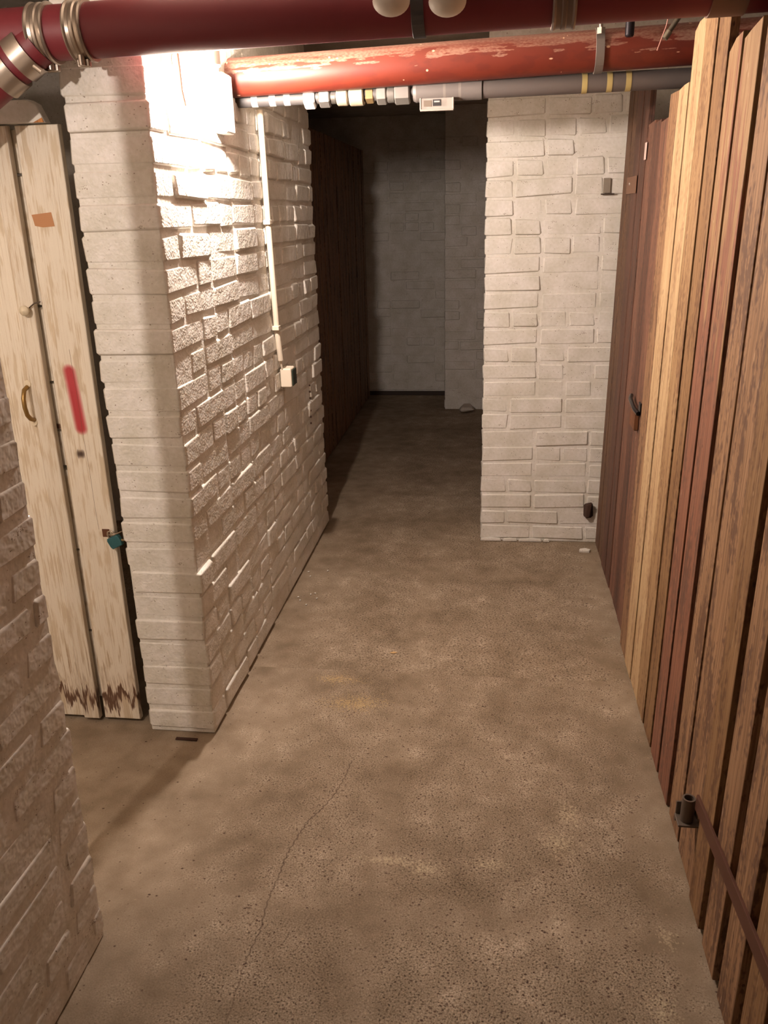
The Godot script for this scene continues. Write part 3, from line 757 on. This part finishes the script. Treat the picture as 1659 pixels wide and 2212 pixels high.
	part("sleeve", lathem([Vector2(0, 0.0), Vector2(0.0, 0.010), Vector2(0.004, 0.0125), Vector2(0.26, 0.0125)], 14), plain(Color8(40, 36, 42), 0.35, 0.5), s1)
	var s2 := thing("anchor_bolt", "slanted steel anchor bolt sticking out above the yellow banded pipe", "bolt", Vector3(0.455, 1.935, -2.71))
	part("shaft", tubem(PackedVector3Array([Vector3(0, 0, 0), Vector3(0.09, 0.13, -0.02), Vector3(0.19, 0.27, -0.04)]), 0.007, 10), plain(Color8(120, 112, 98), 0.5, 0.6), s2)
	part("tip", lathem([Vector2(-0.012, 0.0), Vector2(-0.012, 0.009), Vector2(0.010, 0.009), Vector2(0.010, 0.0)], 10), plain(Color8(164, 158, 140), 0.35, 0.8), s2, at(Vector3(0.006, 0.008, 0), Basis(Vector3(0, 0, 1), -0.6)))
	var s3 := thing("loose_wire", "thin pale wire end hanging beside the slanted anchor bolt", "wire", Vector3(0.437, 1.905, -2.71))
	part("wire", tubem(PackedVector3Array([Vector3(0, 0, 0), Vector3(0.02, 0.06, 0), Vector3(0.04, 0.18, 0), Vector3(0.05, 0.30, 0)]), 0.0017, 6), plain(Color8(206, 150, 136), 0.5), s3)

func build_lamps(e1: float, e2: float, col: Color) -> void:
	var glass := plain(Color(1, 1, 1), 0.3)
	glass.emission_enabled = true; glass.emission = Color(1.0, 0.9, 0.76); glass.emission_energy_multiplier = 5.0
	var porcelain := plain(Color8(226, 222, 214), 0.35)
	var bulb := []
	for k in 13:
		var a := k / 12.0 * PI * 0.80
		bulb.append(Vector2(-0.026 * cos(a), 0.026 * sin(a)))
	bulb.append(Vector2(0.038, 0.0125)); bulb.append(Vector2(0.050, 0.012))
	for q in [[Vector3(-0.752, 1.825, -2.405), e1, "bare glowing bulb in a white wall holder above the brick wall", -1], [Vector3(-1.205, 1.86, -0.50), e2, "bare glowing bulb in a holder on the far side of the near wall", 1]]:
		var l := thing("wall_lamp", q[2], "lamp", q[0])
		var sx: float = -1.0 if q[3] < 0 else 1.0
		var wall_x: float = 0.068 if q[3] < 0 else 0.16
		part("bulb", lathem(bulb, 24, false, true), glass, l)
		part("socket", lathem([Vector2(0.046, 0.0), Vector2(0.046, 0.017), Vector2(0.05, 0.019), Vector2(0.095, 0.019), Vector2(0.10, 0.015), Vector2(0.10, 0.0)], 20), porcelain, l)
		part("bracket", tubem(PackedVector3Array([Vector3(0, 0.095, 0), Vector3(0, 0.125, 0), Vector3(sx * 0.02, 0.142, 0), Vector3(sx * wall_x, 0.145, 0)]), 0.008, 10), porcelain, l)
		if q[3] < 0:
			part("assumed_box", boxm(Vector3(-0.066, -0.10, -0.25), Vector3(-0.026, 0.06, -0.17), 0.006), porcelain, l)  # assumed box, added to cast the sharp shadow edge on the bricks
			part("loose_cable", tubem(PackedVector3Array([Vector3(-0.06, 0.09, 0.105), Vector3(-0.058, 0.03, 0.103), Vector3(-0.058, -0.02, 0.10), Vector3(-0.056, -0.055, 0.09)]), 0.004, 8), plain(Color8(150, 112, 98), 0.6), l)
		part("wall_plate", boxm(Vector3(minf(sx * (wall_x - 0.012), sx * wall_x), 0.11, -0.035), Vector3(maxf(sx * (wall_x - 0.012), sx * wall_x), 0.18, 0.035), 0.004), porcelain, l)
		var o := OmniLight3D.new()
		o.name = "light"; o.light_color = col; o.light_energy = q[1]; o.light_size = 0.02; o.omni_range = 12.0; o.omni_attenuation = 2.0; o.shadow_enabled = true
		l.add_child(o)

func build_small() -> void:
	var ivory := plain(Color8(228, 216, 196), 0.45)
	# conduit to the switch
	var c := thing("switch_conduit", "slim white conduit with clips running down the brick wall to the switch", "conduit", Vector3(-0.806, 0.975, -3.115))
	part("tube", tubem(PackedVector3Array([Vector3(0, 0, 0), Vector3(0, 0.12, 0.028), Vector3(0, 0.5, 0.052), Vector3(0, 0.86, 0.060)]), 0.0105, 14), ivory, c)
	for q in [[0.125, 0.028], [0.498, 0.052]]: part("clip", boxm(Vector3(-0.013, q[0] - 0.008, q[1] - 0.013), Vector3(0.013, q[0] + 0.008, q[1] + 0.020), 0.002), ivory, c)
	part("cable", tubem(PackedVector3Array([Vector3(0, 0.004, 0), Vector3(0, -0.02, -0.006), Vector3(0, -0.036, -0.014)]), 0.004, 8), ivory, c)
	var s := thing("light_switch", "small white surface switch box with a dark green rocker on the brick wall", "switch", Vector3(-0.8165, 0.865, -3.16))
	part("box", boxm(Vector3(0.0, 0, -0.034), Vector3(0.046, 0.075, 0.034), 0.006), ivory, s)
	part("rocker", boxm(Vector3(0.044, 0.006, -0.030), Vector3(0.052, 0.069, 0.028), 0.003), plain(Color8(44, 52, 42), 0.5), s)
	# what lies about
	var ch := thing("plaster_flake", "pale plaster flake lying at the foot of the dark reddish gate", "debris", Vector3(0.435, 0.001, -3.64))
	part("flake", plankm(PackedVector2Array([Vector2(-0.025, -0.012), Vector2(0.02, -0.015), Vector2(0.028, 0.004), Vector2(0.004, 0.016), Vector2(-0.022, 0.008)]), 0.010, 0.003), M.paint_matt, ch, at(Vector3(0, 0.011, 0), Basis(Vector3(1, 0, 0), -PI / 2 + 0.1)))
	var lf := thing("dry_leaf", "tiny curled brown leaf on the concrete floor", "leaf", Vector3(-0.336, 0.0015, -2.633))
	part("blade", plankm(PackedVector2Array([Vector2(-0.014, -0.002), Vector2(0.0, -0.006), Vector2(0.015, 0.0), Vector2(0.002, 0.007)]), 0.0012, 0.0003), plain(Color8(196, 160, 110), 0.8), lf, at(Vector3(0, 0.002, 0), Basis(Vector3(1, 0, 0), -PI / 2 + 0.15)))
	var ir := thing("iron_strip", "short rusty iron strip lying in front of the lamp wall's corner", "iron strip", Vector3(-0.903, 0.001, -2.055))
	part("strip", boxm(Vector3(-0.034, 0, -0.006), Vector3(0.034, 0.004, 0.006), 0.001), plain(Color8(64, 38, 26), 0.8, 0.2), ir)
	var db := thing("rubble_lump", "dark lump of rubble lying at the foot of the pilaster", "debris", Vector3(-0.19, 0.0, -6.44))
	var mb := MB.new(); var r := RandomNumberGenerator.new(); r.seed = 4
	mb.box(Vector3(-0.06, 0, -0.05), Vector3(0.05, 0.05, 0.05), 0.018, 0.012, r)
	part("lump", mb.mesh(), M.concrete, db, at(Vector3(0, 0.01, 0)))
	r.seed = 61
	for k in 9:
		var p := Vector3(-0.79 + r.randf_range(-0.02, 0.09), 0.0005, -3.10 + r.randf_range(-0.25, 0.28))
		var cr := thing("plaster_crumb", "tiny white plaster crumb on the floor along the lamp wall", "debris", p, "crumbs along the lamp wall")
		var mc := MB.new(); mc.box(Vector3(-0.004, 0, -0.003), Vector3(0.004, 0.004, 0.003), 0.0012, 0.001, r)
		part("crumb", mc.mesh(), M.paint_matt, cr, at(Vector3(0, 0.001, 0), Basis(Vector3.UP, r.randf() * 6.0)))
	# iron keeper let into the pier and a rusty hinge stump low down
	var k2 := thing("gate_keeper", "small grey iron keeper let into the white pier", "bracket", Vector3(0.448, 1.548, -3.752))
	part("plate", boxm(Vector3(-0.016, 0, 0), Vector3(0.014, 0.058, 0.006), 0.002), plain(Color8(150, 140, 126), 0.6, 0.3), k2)
	part("pin", boxm(Vector3(-0.024, -0.006, 0), Vector3(0.03, -0.001, 0.010), 0.001), plain(Color8(74, 60, 50), 0.6, 0.3), k2)
	var st := thing("hinge_stump", "crusted dark brown hinge stump low on the pier beside the gate", "hinge", Vector3(0.452, 0.13, -3.74))
	var ms := MB.new(); r.seed = 71
	ms.box(Vector3(-0.016, 0, -0.012), Vector3(0.02, 0.075, 0.018), 0.008, 0.006, r)
	part("stump", ms.mesh(), plain(Color8(72, 50, 38), 0.9), st)
